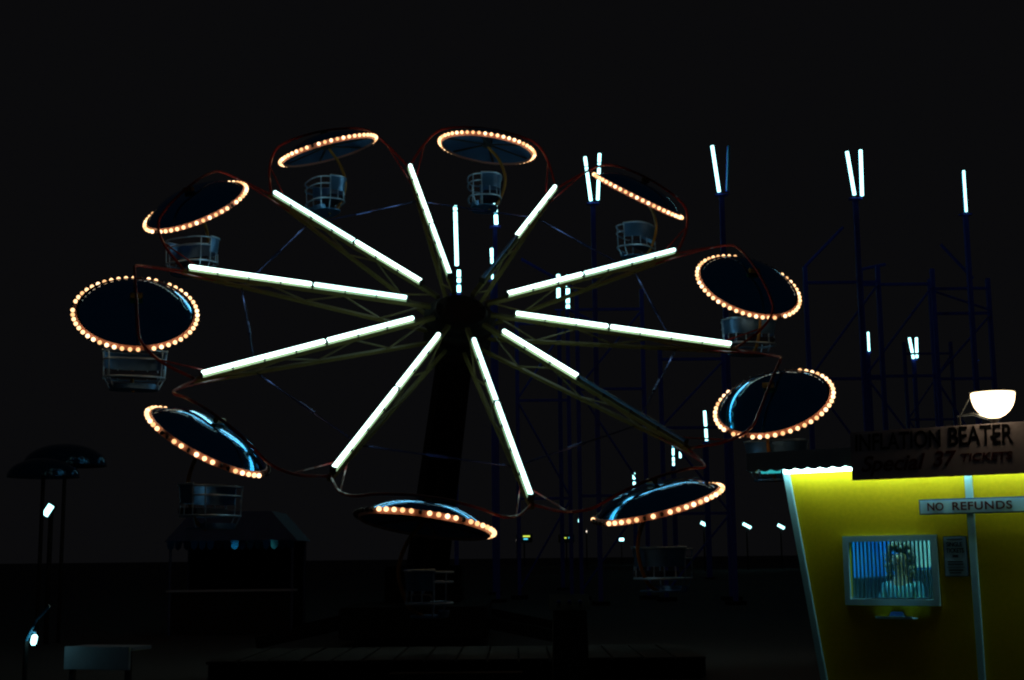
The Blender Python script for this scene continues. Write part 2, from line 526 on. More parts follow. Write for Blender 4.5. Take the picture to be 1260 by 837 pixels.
CARS = [  # swing angle, index of the spoke before it, label, bulbs that are out
 (-3.6, 8, 'leftmost canopy car of the wheel, whole oval of bulbs tilted toward us', (24, 21, 36, 1)),
 (26.1, 9, 'canopy car at upper left with only its lower bowl of bulbs showing', (48, 11)),
 (43.8, 0, 'canopy car at top left, blue underside above a seat facing left', (7,)),
 (45.8, 1, 'topmost canopy car, blue underside and three dark struts showing', ()),
 (31.1, 2, 'canopy car at upper right seen edge on as one slanting row of bulbs', ()),
 (4.9, 3, 'right hand canopy car with gaps in its ring, above the longest right spoke', (27, 42, 43, 44, 45, 46, 47, 48)),
 (-27.4, 4, 'canopy car just above the yellow ticket booth, tilted ring of bulbs', (20, 23, 0, 1, 2, 3, 4, 5, 6, 7, 8, 49)),
 (-42.0, 5, 'low canopy car at lower right, below the spoke with an unlit tube', (24, 25, 31, 33) + tuple(range(12, 20)) + (21, 22, 23)),
 (-53.5, 6, 'lowest canopy car of the wheel, left of the bottom middle', (37, 42) + tuple(range(19, 32))),
 (-36.9, 7, 'canopy car at lower left with cyan streaks across its dark dome', (37, 38, 41, 45, 46) + tuple(range(2, 11))),
]
for ci, (aa, k, label, out) in enumerate(CARS):
    al = A0 - (k + 0.5) * STEP
    rad = Wt * math.cos(al) + Wb * math.sin(al)
    tang = Wb * math.cos(al) - Wt * math.sin(al)
    sw = R_(aa)
    Nn = Wn * math.cos(sw) + rad * math.sin(sw)
    C0 = HC + rad * (RP - HD * math.sin(sw)) + Wn * (ZP - HD * math.cos(sw))
    fx = V((tang.x, tang.y, 0)).normalized()       # the seat hangs plumb, facing the way the wheel turns
    fy = V((0, 0, 1)).cross(fx)
    car_m = Matrix(((fx.x, fy.x, 0, C0.x), (fx.y, fy.y, 0, C0.y), (0, 0, 1, C0.z), (0, 0, 0, 1)))
    car = empty('umbrella_car', mw=car_m)
    tag(car, label, 'ride car', 'umbrella cars hanging round the wheel')
    Y = Nn.cross(tang)
    can_m = Matrix(((tang.x, Y.x, Nn.x, C0.x), (tang.y, Y.y, Nn.y, C0.y), (tang.z, Y.z, Nn.z, C0.z), (0, 0, 0, 1)))
    cn = inst('canopy', canopy_me, car)
    cn.matrix_basis = car_m.inverted() @ can_m
    inst('canopy_lining', lining_me, cn)
    inst('rim_band', rim_me, cn)
    inst('bulb_sockets', socket_me, cn)['kind'] = 'stuff'
    inst('canopy_collar', collar_me, cn)
    for j in range(6):
        inst('canopy_strut', cstrut_me, cn, rot=(0, 0, j * PI / 3 + 0.35))
    for j in range(50):
        a = 2 * PI * j / 50
        bb_ = inst('bulb', dead_me if j in out else random.choice(bulb_mes), cn, (RB * math.cos(a), RB * math.sin(a), -0.005))
        if j in out:
            bb_['label'] = 'unlit bulb'
    inst('pivot_sleeve', piv_me, cn)
    inst('hanger_arm', hang_me, car, (0, 0, 0.06))
    up6 = (0, 0, 0.06)
    sb = inst('seat_back', shell_me, car, up6)
    inst('back_rail', tr_, sb)
    for pm in post_mes:
        inst('seat_post', pm, sb)
    inst('seat_rail', lr, car, up6)
    for pm in gate_mes:
        inst('gate_rail', pm, car, up6)
    for pm in gpost_mes:
        inst('gate_post', pm, car, up6)
    inst('foot_well', ft_me, car, up6)
    inst('floor_plate', flo_me, car, up6)
    inst('bench', bench_me, car, up6)

# ------------------------------------------------------------------ boom and base that carry the wheel
hbk = HC - Wn * 0.90
foot = HC - Wn * 7.4
boom = empty('wheel_boom', (foot.x, foot.y, 0))
tag(boom, 'dark lifting boom and base standing behind the wheel hub', 'ride support')
L = V((foot.x, foot.y, 0))
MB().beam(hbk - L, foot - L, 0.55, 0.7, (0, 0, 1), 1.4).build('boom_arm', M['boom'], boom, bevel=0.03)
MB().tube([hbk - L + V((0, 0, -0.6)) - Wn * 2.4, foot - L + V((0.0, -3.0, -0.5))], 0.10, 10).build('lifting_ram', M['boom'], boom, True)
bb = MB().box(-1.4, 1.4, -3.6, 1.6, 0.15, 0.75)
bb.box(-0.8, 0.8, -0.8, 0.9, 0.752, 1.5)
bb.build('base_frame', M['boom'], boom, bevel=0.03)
for sx in (-1, 1):
    for y in (-3.2, 1.2):
        MB().beam((sx * 1.3, y, 0.45), (sx * 3.0, y, 0.10), 0.22).build('outrigger', M['boom'], boom)

# loading platform under the lowest cars
pf = empty('loading_platform', (-0.8, 20.6, 0))
tag(pf, 'low dark plank platform under the lowest umbrella cars', 'platform')
MB().box(-3.4, 3.4, -1.35, 1.35, 0.02, 0.24).build('platform_frame', M['boom'], pf)
plk = MB().box(-0.20, 0.20, -1.42, 1.42, 0.244, 0.284).mesh('plank', M['plank'], bevel=0.006)
for i in range(16):
    inst('plank', plk, pf, (-3.22 + i * 0.428, random.uniform(-.02, .02), random.uniform(0, .006)))
MB().box(-0.9, 0.9, -1.75, -1.43, 0.02, 0.13).build('step', M['plank'], pf)

# operator's stand
cs = empty('control_stand', (0.66, 16.9, 0))
tag(cs, 'dim operator control stand in front of the wheel', 'control stand')
MB().prism([(-0.22, 0), (0.22, 0), (0.20, 1.02), (-0.20, 1.02)], -0.16, 0.16).build('cabinet', M['plank'], cs, bevel=0.01)
MB().add([(-0.24, -0.2, 1.024), (0.24, -0.2, 1.024), (0.24, 0.2, 1.20), (-0.24, 0.2, 1.20), (-0.24, 0.2, 1.024), (0.24, 0.2, 1.024)],
         [(0, 1, 2, 3), (0, 3, 4), (1, 5, 2), (2, 5, 4, 3), (0, 4, 5, 1)]).build('panel', M['boom'], cs)
for i in range(3):
    MB().ball((-0.13 + i * 0.13, -0.02, 1.115), 0.025, 8, 5).build('button', M['buttonblue'], cs, True)

# ------------------------------------------------------------------ ticket booth
YAW = 0.614
booth = empty('ticket_booth', (2.754, 11.6, 0), -YAW)
tag(booth, 'bright yellow ticket booth lit under its eave, barred window', 'ticket booth')
def le(z): return -0.12 - 0.155 * z           # flared left edge of the front wall
ZT, SR, DP = 2.415, 3.05, 1.75
fwm = MB()
o0, o1, p0, p1 = 0.045, 0.745, 1.279, 1.752    # window opening
fwm.prism([(le(0), 0), (o0, 0), (o0, ZT), (le(ZT), ZT)], 0, 0.06)
fwm.prism([(o1, 0), (SR, 0), (SR, ZT), (o1, ZT)], 0, 0.06)
fwm.prism([(o0, 0), (o1, 0), (o1, p0), (o0, p0)], 0, 0.06)
fwm.prism([(o0, p1), (o1, p1), (o1, ZT), (o0, ZT)], 0, 0.06)
fw_o = fwm.build('front_wall', M['yellow'], booth)
bmx = bmesh.new(); bmx.from_mesh(fw_o.data)
bmesh.ops.remove_doubles(bmx, verts=bmx.verts, dist=0.0005)
seen = {}
for f in list(bmx.faces):                       # drop the hidden joints between the four pieces
    key = tuple(sorted(v.index for v in f.verts)); seen.setdefault(key, []).append(f)
for fs in seen.values():
    if len(fs) > 1:
        for f in fs: bmx.faces.remove(f)
bmx.to_mesh(fw_o.data); bmx.free()
# back, side walls, floor: blue inside, yellow outside
sw_ = MB().add([(le(0), 0.063, 0), (le(ZT), 0.063, ZT), (le(ZT), DP, ZT), (le(0), DP, 0), (le(0) + 0.03, 0.063, 0), (le(ZT) + 0.03, 0.063, ZT), (le(ZT) + 0.03, DP, ZT), (le(0) + 0.03, DP, 0)],
         [(0, 1, 2, 3), (4, 7, 6, 5), (0, 4, 5, 1), (1, 5, 6, 2), (2, 6, 7, 3), (3, 7, 4, 0)]).build('side_wall', M['room'], booth)
MB().box(SR - 0.03, SR, 0.063, DP, 0, ZT).build('side_wall', M['room'], booth)
MB().box(le(ZT) - 0.02, SR, DP + 0.002, DP + 0.05, 0, ZT).build('back_wall', M['room'], booth)
MB().box(le(0) + 0.04, SR - 0.04, 0.07, DP - 0.005, 0.01, 0.06).build('floor', M['plank'], booth)
rf = MB()
rf.box(-0.72, SR + 0.3, -0.26, DP + 0.2, ZT + 0.005, ZT + 0.10)
roof = rf.build('roof', M['roofing'], booth, bevel=0.006)
MB().box(-0.70, SR + 0.28, -0.24, 1.9, ZT + 0.002, ZT + 0.004).build('soffit', M['darkmetal'], roof)
# scalloped fascia along the front and the left end
def scallop(n, w, z0, z1, hh):
    pts = [(0, z1)]
    pts.append((n * w, z1))
    for i in reversed(range(n)):
        for q in range(7):
            t = 1 - q / 6
            pts.append((i * w + t * w, z0 - hh * math.sin(PI * t)))
    return pts
fa = MB().prism(scallop(37, 0.11, 2.368, 2.512, 0.020), -0.272, -0.262)
fas = fa.build('fascia', M['roofing'], roof)
fas.location = (-0.73, 0, 0)
fb = MB().prism(scallop(18, 0.11, 2.368, 2.512, 0.020), 0, 0.010)
fbo = fb.build('fascia', M['roofing'], roof)
fbo.rotation_euler = (0, 0, PI / 2)
fbo.location = (-0.722, -0.255, 0)
for i in range(3):
    x0 = -0.47 + i * 1.16
    t_ = MB().tube([(x0, -0.088, 2.352), (x0 + 1.14, -0.088, 2.352)], 0.018, 10).build('light_tube', M['eave_tube'], roof, True)
MB().tube([(-0.665, -0.120, 2.356), (-0.49, -0.120, 2.354)], 0.015, 10).build('light_tube', M['fringe_glow'], roof, True)['label'] = 'added dim glow of the lit end fringe'  # added glowing rod, stands in for light caught by the left fringe
MB().box(-0.68, 3.0, -0.110, -0.066, 2.376, 2.412).build('light_fixture', M['white'], roof)
# trims
ct = MB()
for (za, zb) in ((0.0, 2.408),):
    ct.add([(le(za) - 0.035, -0.03, za), (le(za) + 0.025, -0.03, za), (le(zb) + 0.030, -0.03, zb), (le(zb) - 0.03, -0.03, zb),
            (le(za) - 0.035, -0.003, za), (le(za) + 0.025, -0.003, za), (le(zb) + 0.030, -0.003, zb), (le(zb) - 0.03, -0.003, zb)],
           [(0, 1, 2, 3), (7, 6, 5, 4), (0, 4, 5, 1), (1, 5, 6, 2), (2, 6, 7, 3), (3, 7, 4, 0)])
ct.build('corner_trim', M['white'], booth, bevel=0.005)
MB().add([(1.060, -0.036, 0), (1.112, -0.036, 0), (1.098, -0.036, 2.408), (1.040, -0.036, 2.408), (1.060, -0.003, 0), (1.112, -0.003, 0), (1.098, -0.003, 2.408), (1.040, -0.003, 2.408)],
         [(0, 1, 2, 3), (7, 6, 5, 4), (0, 4, 5, 1), (1, 5, 6, 2), (2, 6, 7, 3), (3, 7, 4, 0)]).build('upright_trim', M['white'], booth, bevel=0.005)
# window: mitred frame, glass, bars
wf = MB()
ox0, ox1, oz0, oz1, t = 0.0, 0.79, 1.234, 1.797, 0.048
for q in ([(ox0, oz0), (ox1, oz0), (ox1 - t, oz0 + t), (ox0 + t, oz0 + t)], [(ox1, oz0), (ox1, oz1), (ox1 - t, oz1 - t), (ox1 - t, oz0 + t)],
          [(ox1, oz1), (ox0, oz1), (ox0 + t, oz1 - t), (ox1 - t, oz1 - t)], [(ox0, oz1), (ox0, oz0), (ox0 + t, oz0 + t), (ox0 + t, oz1 - t)]):
    wf.prism(q, -0.034, -0.003)
win = wf.build('window_frame', M['white'], booth)
MB().box(o0 + 0.002, o1 - 0.002, 0.036, 0.040, p0 + 0.002, p1 - 0.002).build('pane', M['glass'], win)
bar_me = MB().tube([(0, 0.012, p0 + 0.015), (0, 0.012, p1 - 0.002)], 0.0080, 8).mesh('bar', M['bar'], True)
for i in range(21):
    inst('bar', bar_me, win, (0.062 + i * 0.0333, 0, 0))
MB().box(o0 + 0.002, o1 - 0.002, 0.003, 0.022, p0 + 0.002, p0 + 0.016).build('bar_rail', M['chrome'], win)
# coin tray
tray = MB()
tray.box(0.29, 0.60, -0.13, -0.003, 1.130, 1.142)
tray.box(0.29, 0.60, -0.138, -0.130, 1.130, 1.152)
tray.build('coin_tray', M['signwhite'], booth, bevel=0.002)
MB().prism([(0.37, 1.145), (0.50, 1.145), (0.48, 1.185), (0.39, 1.185)], -0.05, -0.003).build('tray_hood', M['signblue'], booth)
# room inside
MB().box(-0.34, -0.03, 0.48, 1.70, 0.065, 1.44).build('cabinet', M['cabinet'], booth, bevel=0.01)
MB().box(0.14, 1.20, 1.25, 1.72, 0.065, 1.50).build('cabinet', M['cabinet'], booth, bevel=0.01)
MB().box(-0.22, 2.9, 0.10, 0.42, 1.06, 1.10).build('counter', M['cabinet'], booth, bevel=0.005)
blind = MB().box(-0.07, 0.345, DP - 0.03, DP - 0.02, 2.06, 2.1).build('window_blind', M['blind'], booth)
slat_me = MB().box(-0.0195, 0.0195, DP - 0.032, DP - 0.018, 1.52, 2.06).mesh('slat', M['blind'])
for i in range(9):
    inst('slat', slat_me, blind, (-0.04 + i * 0.045, 0, 0), (0, 0, 0))
MB().tube([(-0.3, 0.45, 2.33), (0.95, 0.45, 2.33)], 0.020, 10).build('light_tube', M['room_tube'], booth, True)
MB().box(-0.34, 1.0, 0.41, 0.49, 2.36, 2.412).build('light_fixture', M['white'], booth)
# the boards
def board(name, label, s0, s1, z0, z1, y, th, m, cat='sign'):
    e = empty(name, (0, 0, 0))
    e.matrix_world = booth.matrix_basis @ Matrix.Translation((s0, y, z0))
    tag(e, label, cat)
    MB().box(0, s1 - s0, 0, th, 0, z1 - z0).build('board', m, e, bevel=0.003)
    return e
def place_text(e, txt, x0, x1, z, cap, m, shear=0.0, bold=0.0, y=-0.0025, space=1.0):
    size = cap / 0.70
    me = text_mesh('lettering', txt, size, m, 0.0015, 1.0, shear, bold * size, space)
    xs = [v.co.x for v in me.vertices]
    k = (x1 - x0) / (max(xs) - min(xs))
    mn = min(xs)
    for v in me.vertices:
        v.co.x = (v.co.x - mn) * k + x0
    return inst('lettering', me, e, (0, y, z))
bs = board('price_sign', 'long lilac board lettered INFLATION above the booth eave', 0.222, 1.90, 2.240, 2.632, -0.315, 0.03, M['signboard'])
place_text(bs, 'INFLATION', 0.040, 0.745, 0.238, 0.132, M['signink'], 0.06, 0.018)
place_text(bs, 'BEATER', 0.805, 1.295, 0.238, 0.145, M['signink'], 0.06, 0.018)
place_text(bs, 'Special', 0.083, 0.613, 0.068, 0.122, M['maroon'], 0.32, 0.02)
place_text(bs, '37', 0.671, 0.861, 0.083, 0.117, M['maroon'], 0.25, 0.02)
place_text(bs, 'TICKETS', 0.895, 1.285, 0.112, 0.060, M['maroon'], 0.2, 0.015)
nr = board('refund_sign', 'white NO REFUNDS board across the booth upright trim', 0.672, 1.60, 1.955, 2.078, -0.053, 0.014, M['signblue'])
MB().box(0.010, 0.918, -0.004, -0.0005, 0.010, 0.113).build('sign_face', M['signwhite'], nr)
place_text(nr, 'NO', 0.070, 0.200, 0.032, 0.062, M['maroon'], 0, 0.016, -0.0065)
place_text(nr, 'REFUNDS', 0.270, 0.735, 0.032, 0.062, M['maroon'], 0, 0.020, -0.0065, 1.1)
st_ = board('notice_sign', 'small notice reading SINGLE TICKETS right of the booth window', 0.838, 1.024, 1.465, 1.782, -0.016, 0.012, M['signblue'], 'notice')
MB().box(0.006, 0.180, -0.003, -0.0005, 0.006, 0.311).build('sign_face', M['paper'], st_)
place_text(st_, 'SINGLE', 0.026, 0.150, 0.236, 0.034, M['ink'], 0, 0.028, -0.0050)
place_text(st_, 'TICKETS', 0.022, 0.162, 0.188, 0.034, M['ink'], 0, 0.028, -0.0050)
for (xa, xb, z, hh) in ((0.03, 0.155, 0.288, 0.008), (0.07, 0.115, 0.150, 0.020), (0.03, 0.15, 0.112, 0.009), (0.03, 0.15, 0.092, 0.009), (0.02, 0.16, 0.070, 0.003), (0.035, 0.15, 0.045, 0.009), (0.04, 0.13, 0.025, 0.008)):
    MB().box(xa, xb, -0.0055, -0.0032, z, z + hh).build('print_line', M['ink'], st_)
# opal bowl lamp on its bracket above the sign
lp = empty('bowl_lamp')
lp.matrix_world = booth.matrix_basis @ Matrix.Translation((1.375, -0.275, 2.52))
tag(lp, 'glowing opal bowl lamp on a bracket above the booth sign', 'lamp')
lb = [(0.001, 0.155), (0.045, 0.160), (0.085, 0.180), (0.118, 0.210), (0.142, 0.245), (0.158, 0.29), (0.165, 0.345)]
MB().lathe(lb + [(0.160, 0.350), (0.001, 0.350)], 28).build('bowl', M['globe'], lp, True)
MB().lathe([(0.001, 0.375), (0.05, 0.373), (0.174, 0.363), (0.174, 0.353), (0.001, 0.353)], 28).build('lamp_cap', M['darkmetal'], lp, True)
MB().lathe([(0.050, 0.003), (0.050, 0.02), (0.022, 0.03), (0.020, 0.12), (0.050, 0.15), (0.001, 0.154)], 16).build('lamp_stem', M['darkmetal'], lp, True)
MB().tube([(-0.30, 0.02, 0.19), (-0.17, 0.01, 0.20), (0.02, 0.01, 0.14)], [0.004, 0.012, 0.018], 8).build('lamp_stay', M['chrome'], lp, True)
MB().tube([(-0.27, 0.02, 0.19), (-0.18, 0.01, 0.33), (-0.12, 0.0, 0.365)], 0.006, 6).build('lamp_stay', M['chrome'], lp, True)
MB().tube([(-0.27, 0.02, 0.003), (-0.27, 0.02, 0.20)], 0.008, 6).build('lamp_stay', M['darkmetal'], lp, True)

# ------------------------------------------------------------------ ticket seller inside
def skin_obj(name, verts, edges, radii, m, parent, root=0, sub=1):
    me = bpy.data.meshes.new(name)
    me.from_pydata(verts, edges, [])
    o = bpy.data.objects.new(name, me)
    COL.objects.link(o)
    o.modifiers.new('skin', 'SKIN')
    if not me.skin_vertices:
        me.skin_vertices.new()
    for i, r in enumerate(radii):
        rr = r if isinstance(r, tuple) else (r, r)
        me.skin_vertices[0].data[i].radius = rr
        me.skin_vertices[0].data[i].use_root = (i == root)
    sd = o.modifiers.new('sub', 'SUBSURF')
    sd.levels = sd.render_levels = sub
    dg = bpy.context.evaluated_depsgraph_get()
    nm = bpy.data.meshes.new_from_object(o.evaluated_get(dg))
    bpy.data.objects.remove(o)
    for f in nm.polygons:
        f.use_smooth = True
    nm.materials.clear()
    nm.materials.append(m)
    nm.name = name
    return inst(name, nm, parent)
per = empty('person')
per.matrix_world = booth.matrix_basis @ Matrix.Translation((0.255, 0.62, 0.03))
tag(per, 'curly haired person in patterned blouse behind the barred booth window', 'person')
vs = [(0, 0, 0.92), (0, 0.0, 1.08), (0, 0.0, 1.26), (0, 0.01, 1.36), (0, 0.0, 1.43), (0, -0.01, 1.50), (0, -0.02, 1.57), (0, -0.015, 1.63)]
es = [(i, i + 1) for i in range(7)]
rs = [(0.12, 0.09), (0.10, 0.08), (0.11, 0.085), (0.08, 0.06), 0.046, 0.060, (0.078, 0.090), (0.062, 0.075)]
for sx in (-1, 1):
    b = len(vs)
    vs += [(sx * 0.135, 0.01, 1.345), (sx * 0.165, -0.02, 1.22), (sx * 0.18, -0.06, 1.10), (sx * 0.20, -0.20, 1.06), (sx * 0.15, -0.31, 1.065), (sx * 0.13, -0.36, 1.062)]
    es += [(3, b), (b, b + 1), (b + 1, b + 2), (b + 2, b + 3), (b + 3, b + 4), (b + 4, b + 5)]
    rs += [0.045, 0.042, 0.038, 0.034, 0.027, (0.036, 0.018)]
    for fi, (dx, ln) in enumerate(((-0.028, 0.072), (-0.009, 0.082), (0.010, 0.078), (0.028, 0.062))):
        c = len(vs)
        vs += [(sx * 0.13 + dx, -0.395, 1.066), (sx * 0.125 + dx * 1.15, -0.395 - ln * 0.5, 1.072), (sx * 0.12 + dx * 1.2, -0.395 - ln, 1.060)]
        es += [(b + 5, c), (c, c + 1), (c + 1, c + 2)]
        rs += [0.0095, 0.0085, 0.007]
    c = len(vs)
    vs += [(sx * 0.13 - sx * 0.04, -0.37, 1.062), (sx * 0.13 - sx * 0.062, -0.405, 1.06)]
    es += [(b + 5, c), (c, c + 1)]
    rs += [0.011, 0.008]
    b = len(vs)
    vs += [(sx * 0.10, 0, 0.84), (sx * 0.10, -0.01, 0.47), (sx * 0.10, 0.01, 0.09), (sx * 0.11, -0.12, 0.035)]
    es += [(0, b), (b, b + 1), (b + 1, b + 2), (b + 2, b + 3)]
    rs += [0.095, 0.065, 0.045, (0.042, 0.030)]
body = skin_obj('body', vs, es, rs, M['skin'], per)
# blouse and trousers follow the body
bv = [(0, 0, 0.96), (0, 0.0, 1.09), (0, 0.0, 1.26), (0, 0.01, 1.37)]
be_ = [(0, 1), (1, 2), (2, 3)]
br_ = [(0.15, 0.12), (0.13, 0.105), (0.14, 0.115), (0.10, 0.085)]
for sx in (-1, 1):
    b = len(bv)
    bv += [(sx * 0.13, 0.01, 1.345), (sx * 0.163, -0.02, 1.22), (sx * 0.178, -0.055, 1.11)]
    be_ += [(3, b), (b, b + 1), (b + 1, b + 2)]
    br_ += [0.060, 0.056, 0.052]
skin_obj('blouse', bv, be_, br_, M['blouse'], per)
tv_ = [(0, 0, 0.95)]
te, tr2 = [], [(0.165, 0.125)]
for sx in (-1, 1):
    b = len(tv_)
    tv_ += [(sx * 0.10, 0, 0.84), (sx * 0.10, -0.01, 0.47), (sx * 0.10, 0.01, 0.10)]
    te += [(0, b), (b, b + 1), (b + 1, b + 2)]
    tr2 += [0.108, 0.085, 0.075]
skin_obj('trousers', tv_, te, tr2, M['trousers'], per)
MB().ball((0, -0.110, 1.570), 0.014, 8, 5, (0.8, 1.2, 1.6)).build('nose', M['skin'], body, True)
for sx in (-1, 1):
    MB().ball((sx * 0.082, -0.01, 1.57), 0.022, 8, 5, (0.4, 0.8, 1.3)).build('ear', M['skin'], body, True)
    MB().ball((sx * 0.030, -0.098, 1.592), 0.011, 8, 5, (1.2, 0.6, 0.7)).build('eye', M['ink'], body, True)
MB().ball((0, -0.100, 1.530), 0.016, 8, 5, (1.5, 0.5, 0.45)).build('mouth', M['maroon'], body, True)
hr = MB()
for i in range(230):
    th = random.uniform(0, 2 * PI)
    zz = random.uniform(-1.5, 1)
    rr = math.sqrt(1 - zz * zz) if zz > 0 else 1.0
    d = V((rr * math.cos(th), rr * math.sin(th), zz))
    if d.y < -0.40 and zz < 0.55:
        continue
    c = V((0, 0.005, 1.60)) + V((d.x * 0.108, d.y * 0.11, d.z * 0.12))
    hr.ball(c, random.uniform(0.018, 0.030), 7, 5)
hr.build('hair', M['hair'], per, True)['kind'] = 'stuff'

# ------------------------------------------------------------------ tube light poles and coaster steel behind
def vpole(x, y, tubes, col_w, label, z_foot=0.0, group='tube light poles behind the wheel', name='light_pole', arm=True):
    """tubes: list of (dx_bottom, z_bottom, dx_top, z_top, lit, pieces)"""
    e = empty(name, (x, y, 0))
    tag(e, label, 'light pole', group)
    zb = min(t_[1] for t_ in tubes)
    zt = max(t_[3] for t_ in tubes)
    MB().beam((0, 0.12, 0), (0, 0.12, zb - 0.05), col_w, col_w, (0, 1, 0)).build('column', M['navy'], e)
    MB().box(-0.22, 0.22, 0.0, 0.24, zb - 0.11, zb - 0.055).build('cap_plate', M['navy'], e)
    for (xb, z0, xt, z1, lit, pieces) in tubes:
        p, q = V((xb, 0, z0)), V((xt, 0, z1))
        MB().beam(p + V((0, 0.10, 0)), q + V((0, 0.10, 0)), 0.10, 0.07, (0, 1, 0)).build('reflector', M['reflector'] if lit else M['navy'], e)
        d = q - p
        for (a, b) in pieces:
            MB().tube([p + d * a, p + d * b], TR if lit else 0.05, 10).build('light_tube', M['vtube'] if lit else M['reflector'], e, True)
    MB().box(-0.30, 0.30, -0.30, 0.54, 0.0, 0.12).build('footing', M['boom'], e)
    return e
TR = 0.058
F1 = [(0, 1)]
vpole(2.98, 48.2, [(-0.08, 14.35, -0.26, 15.98, True, [(0, 0.70), (0.73, 0.76), (0.80, 1)]), (0.17, 14.38, 0.27, 16.1, True, [(0, 0.68), (0.715, 0.735), (0.765, 0.785), (0.82, 1)])], 0.16,
      'light pole with a V of two lit tubes left of the edge on canopy')
vpole(7.46, 47.05, [(-0.10, 14.32, -0.29, 16.0, True, F1), (0.20, 14.35, 0.30, 16.0, False, F1)], 0.16,
      'light pole with one lit and one dark blue tube in the upper sky')
vpole(12.32, 47.6, [(-0.05, 14.30, -0.24, 15.9, True, F1), (0.22, 14.27, 0.25, 15.95, True, F1)], 0.16,
      'light pole with a clear V of two lit tubes, highest right of the wheel')
TR = 0.042
vpole(17.24, 50.6, [(0.0, 14.4, 0.0, 16.0, True, F1)], 0.16, 'tall light pole with a single thin tube near the right edge')
TR = 0.066
vpole(23.3, 88.9, [(0.05, 14.75, 0.05, 16.0, True, [(0, 0.47), (0.5, 1)])], 0.22, 'far light pole with one thin tube left of the small V lights')
TR = 0.085
vpole(26.75, 90.5, [(-0.05, 14.45, -0.25, 15.85, True, F1), (0.18, 14.5, 0.22, 15.85, True, F1)], 0.22, 'far light pole with a small V of two tubes at right')
vpole(31.2, 91.5, [(0.0, 14.5, 0.0, 15.95, True, [(0, 0.5), (0.56, 1)])], 0.22, 'far light pole with a split single tube above the bowl lamp')
TR = 0.10
vpole(13.84, 98.7, [(0.08, 9.8, 0.0, 11.95, True, F1)], 0.36, 'light pole with a lone tube beside the canopy above the booth')
vpole(14.82, 127.3, [(0.0, 9.9, 0.0, 12.3, True, [(0, 0.12), (0.16, 0.32), (0.40, 0.66), (0.74, 0.93), (0.97, 1.0)]), (0.65, 10.6, 0.65, 12.0, True, [(0, 0.45), (0.7, 0.95)])], 0.4,
      'far light pole with broken tube dashes above the low right canopy')
TR = 0.16
vpole(15.3, 174.8, [(0.0, 10.2, 0.0, 12.2, True, [(0, 0.38), (0.55, 0.95)])], 0.45, 'farthest light pole, two short dashes over the low right canopy')
TR = 0.08
vpole(-2.28, 54.9, [(0.06, 13.45, 0.0, 15.95, True, [(0.0, 0.72), (0.74, 0.90), (0.93, 1)]), (0.14, 12.35, 0.14, 13.25, True, [(0, 0.30), (0.45, 0.62), (0.7, 1)])], 0.16,
      'light pole with a long tube right of the top left lit spoke')
vpole(-0.62, 52.4, [(0.05, 14.55, 0.0, 16.0, True, [(0, 0.25), (0.32, 0.58), (0.63, 0.68), (0.74, 1)])], 0.16,
      'light pole with a dashed tube beside the topmost car seat')
TR = 0.10
vpole(-0.9, 63.3, [(0.06, 14.6, 0.0, 16.05, True, [(0, 0.14), (0.18, 0.40), (0.45, 0.68), (0.72, 1)])], 0.18,
      'light pole with beaded tube pieces just above the hub')
vpole(2.46, 70.7, [(0.0, 15.05, 0.0, 16.3, True, F1), (0.48, 14.5, 0.50, 16.25, True, [(0, 0.10), (0.16, 0.30), (0.38, 1)])], 0.2,
      'light pole with two short tubes beneath the upper right spoke')

# coaster trestle bents: blue columns with ties and braces
BG = 'blue coaster trestles behind the wheel'
def bent(x0, x1, y, zt, levels, label, w=0.15, arm=None):
    e = empty('coaster_trestle', ((x0 + x1) / 2, y, 0))
    tag(e, label, 'trestle', BG)
    hx = (x1 - x0) / 2
    for sx in (-1, 1):
        MB().beam((sx * hx, 0, 0), (sx * hx, 0, zt), w, w, (0, 1, 0)).build('column', M['navy'], e)
        MB().box(sx * hx - 0.35, sx * hx + 0.35, -0.35, 0.35, 0, 0.15).build('footing', M['boom'], e)
    zz = [0.3] + list(levels)
    for i in range(1, len(zz)):
        MB().beam((-hx + w / 2, 0, zz[i]), (hx - w / 2, 0, zz[i]), 0.10, 0.10, (0, 1, 0)).build('cross_beam', M['navy'], e)
        a, b = (-hx, hx) if i % 2 else (hx, -hx)
        MB().tube([(a * 0.97, -0.14, zz[i - 1] + 0.1), (b * 0.97, -0.14, zz[i] - 0.1)], 0.045, 6).build('diagonal_brace', M['navy'], e, True)
    if arm:
        MB().tube([(hx * arm[0], 0.0, zt), (hx * arm[0] + arm[1], 0, zt + arm[2])], 0.06, 6).build('track_arm', M['navy'], e, True)
    return e
bent(10.9, 13.6, 50.0, 12.2, (4.0, 8.0, 11.6), 'blue trestle under the clear V of tubes at right', arm=(-1, 1.5, 1.5))
bent(13.6, 16.4, 52.5, 12.6, (4.2, 8.4, 12.0), 'blue trestle between the V of tubes and the right edge pole', arm=(-1, 1.0, 0.2))
bent(16.6, 18.9, 53.5, 12.4, (4.2, 8.4, 11.0, 12.0), 'blue trestle below the single thin tube near the right edge', arm=(0.5, -1.2, 1.4))
bent(2.6, 5.2, 54.0, 12.2, (4.0, 8.2, 11.4), 'blue trestle seen between the upper right spokes of the wheel', arm=(-1, -2.2, 1.3))
bent(0.2, 2.3, 56.0, 11.8, (4.0, 8.0, 11.2), 'blue trestle showing right of the wheel hub', arm=(1, 1.8, -0.9))
bent(5.6, 8.0, 51.5, 9.4, (3.2, 6.4, 9.0), 'blue trestle behind the right hand spokes, by the pole with one lit tube')
bent(20.2, 22.6, 70.0, 12.4, (4.2, 8.4, 11.8), 'far blue trestle above the sign, left of the bowl lamp')
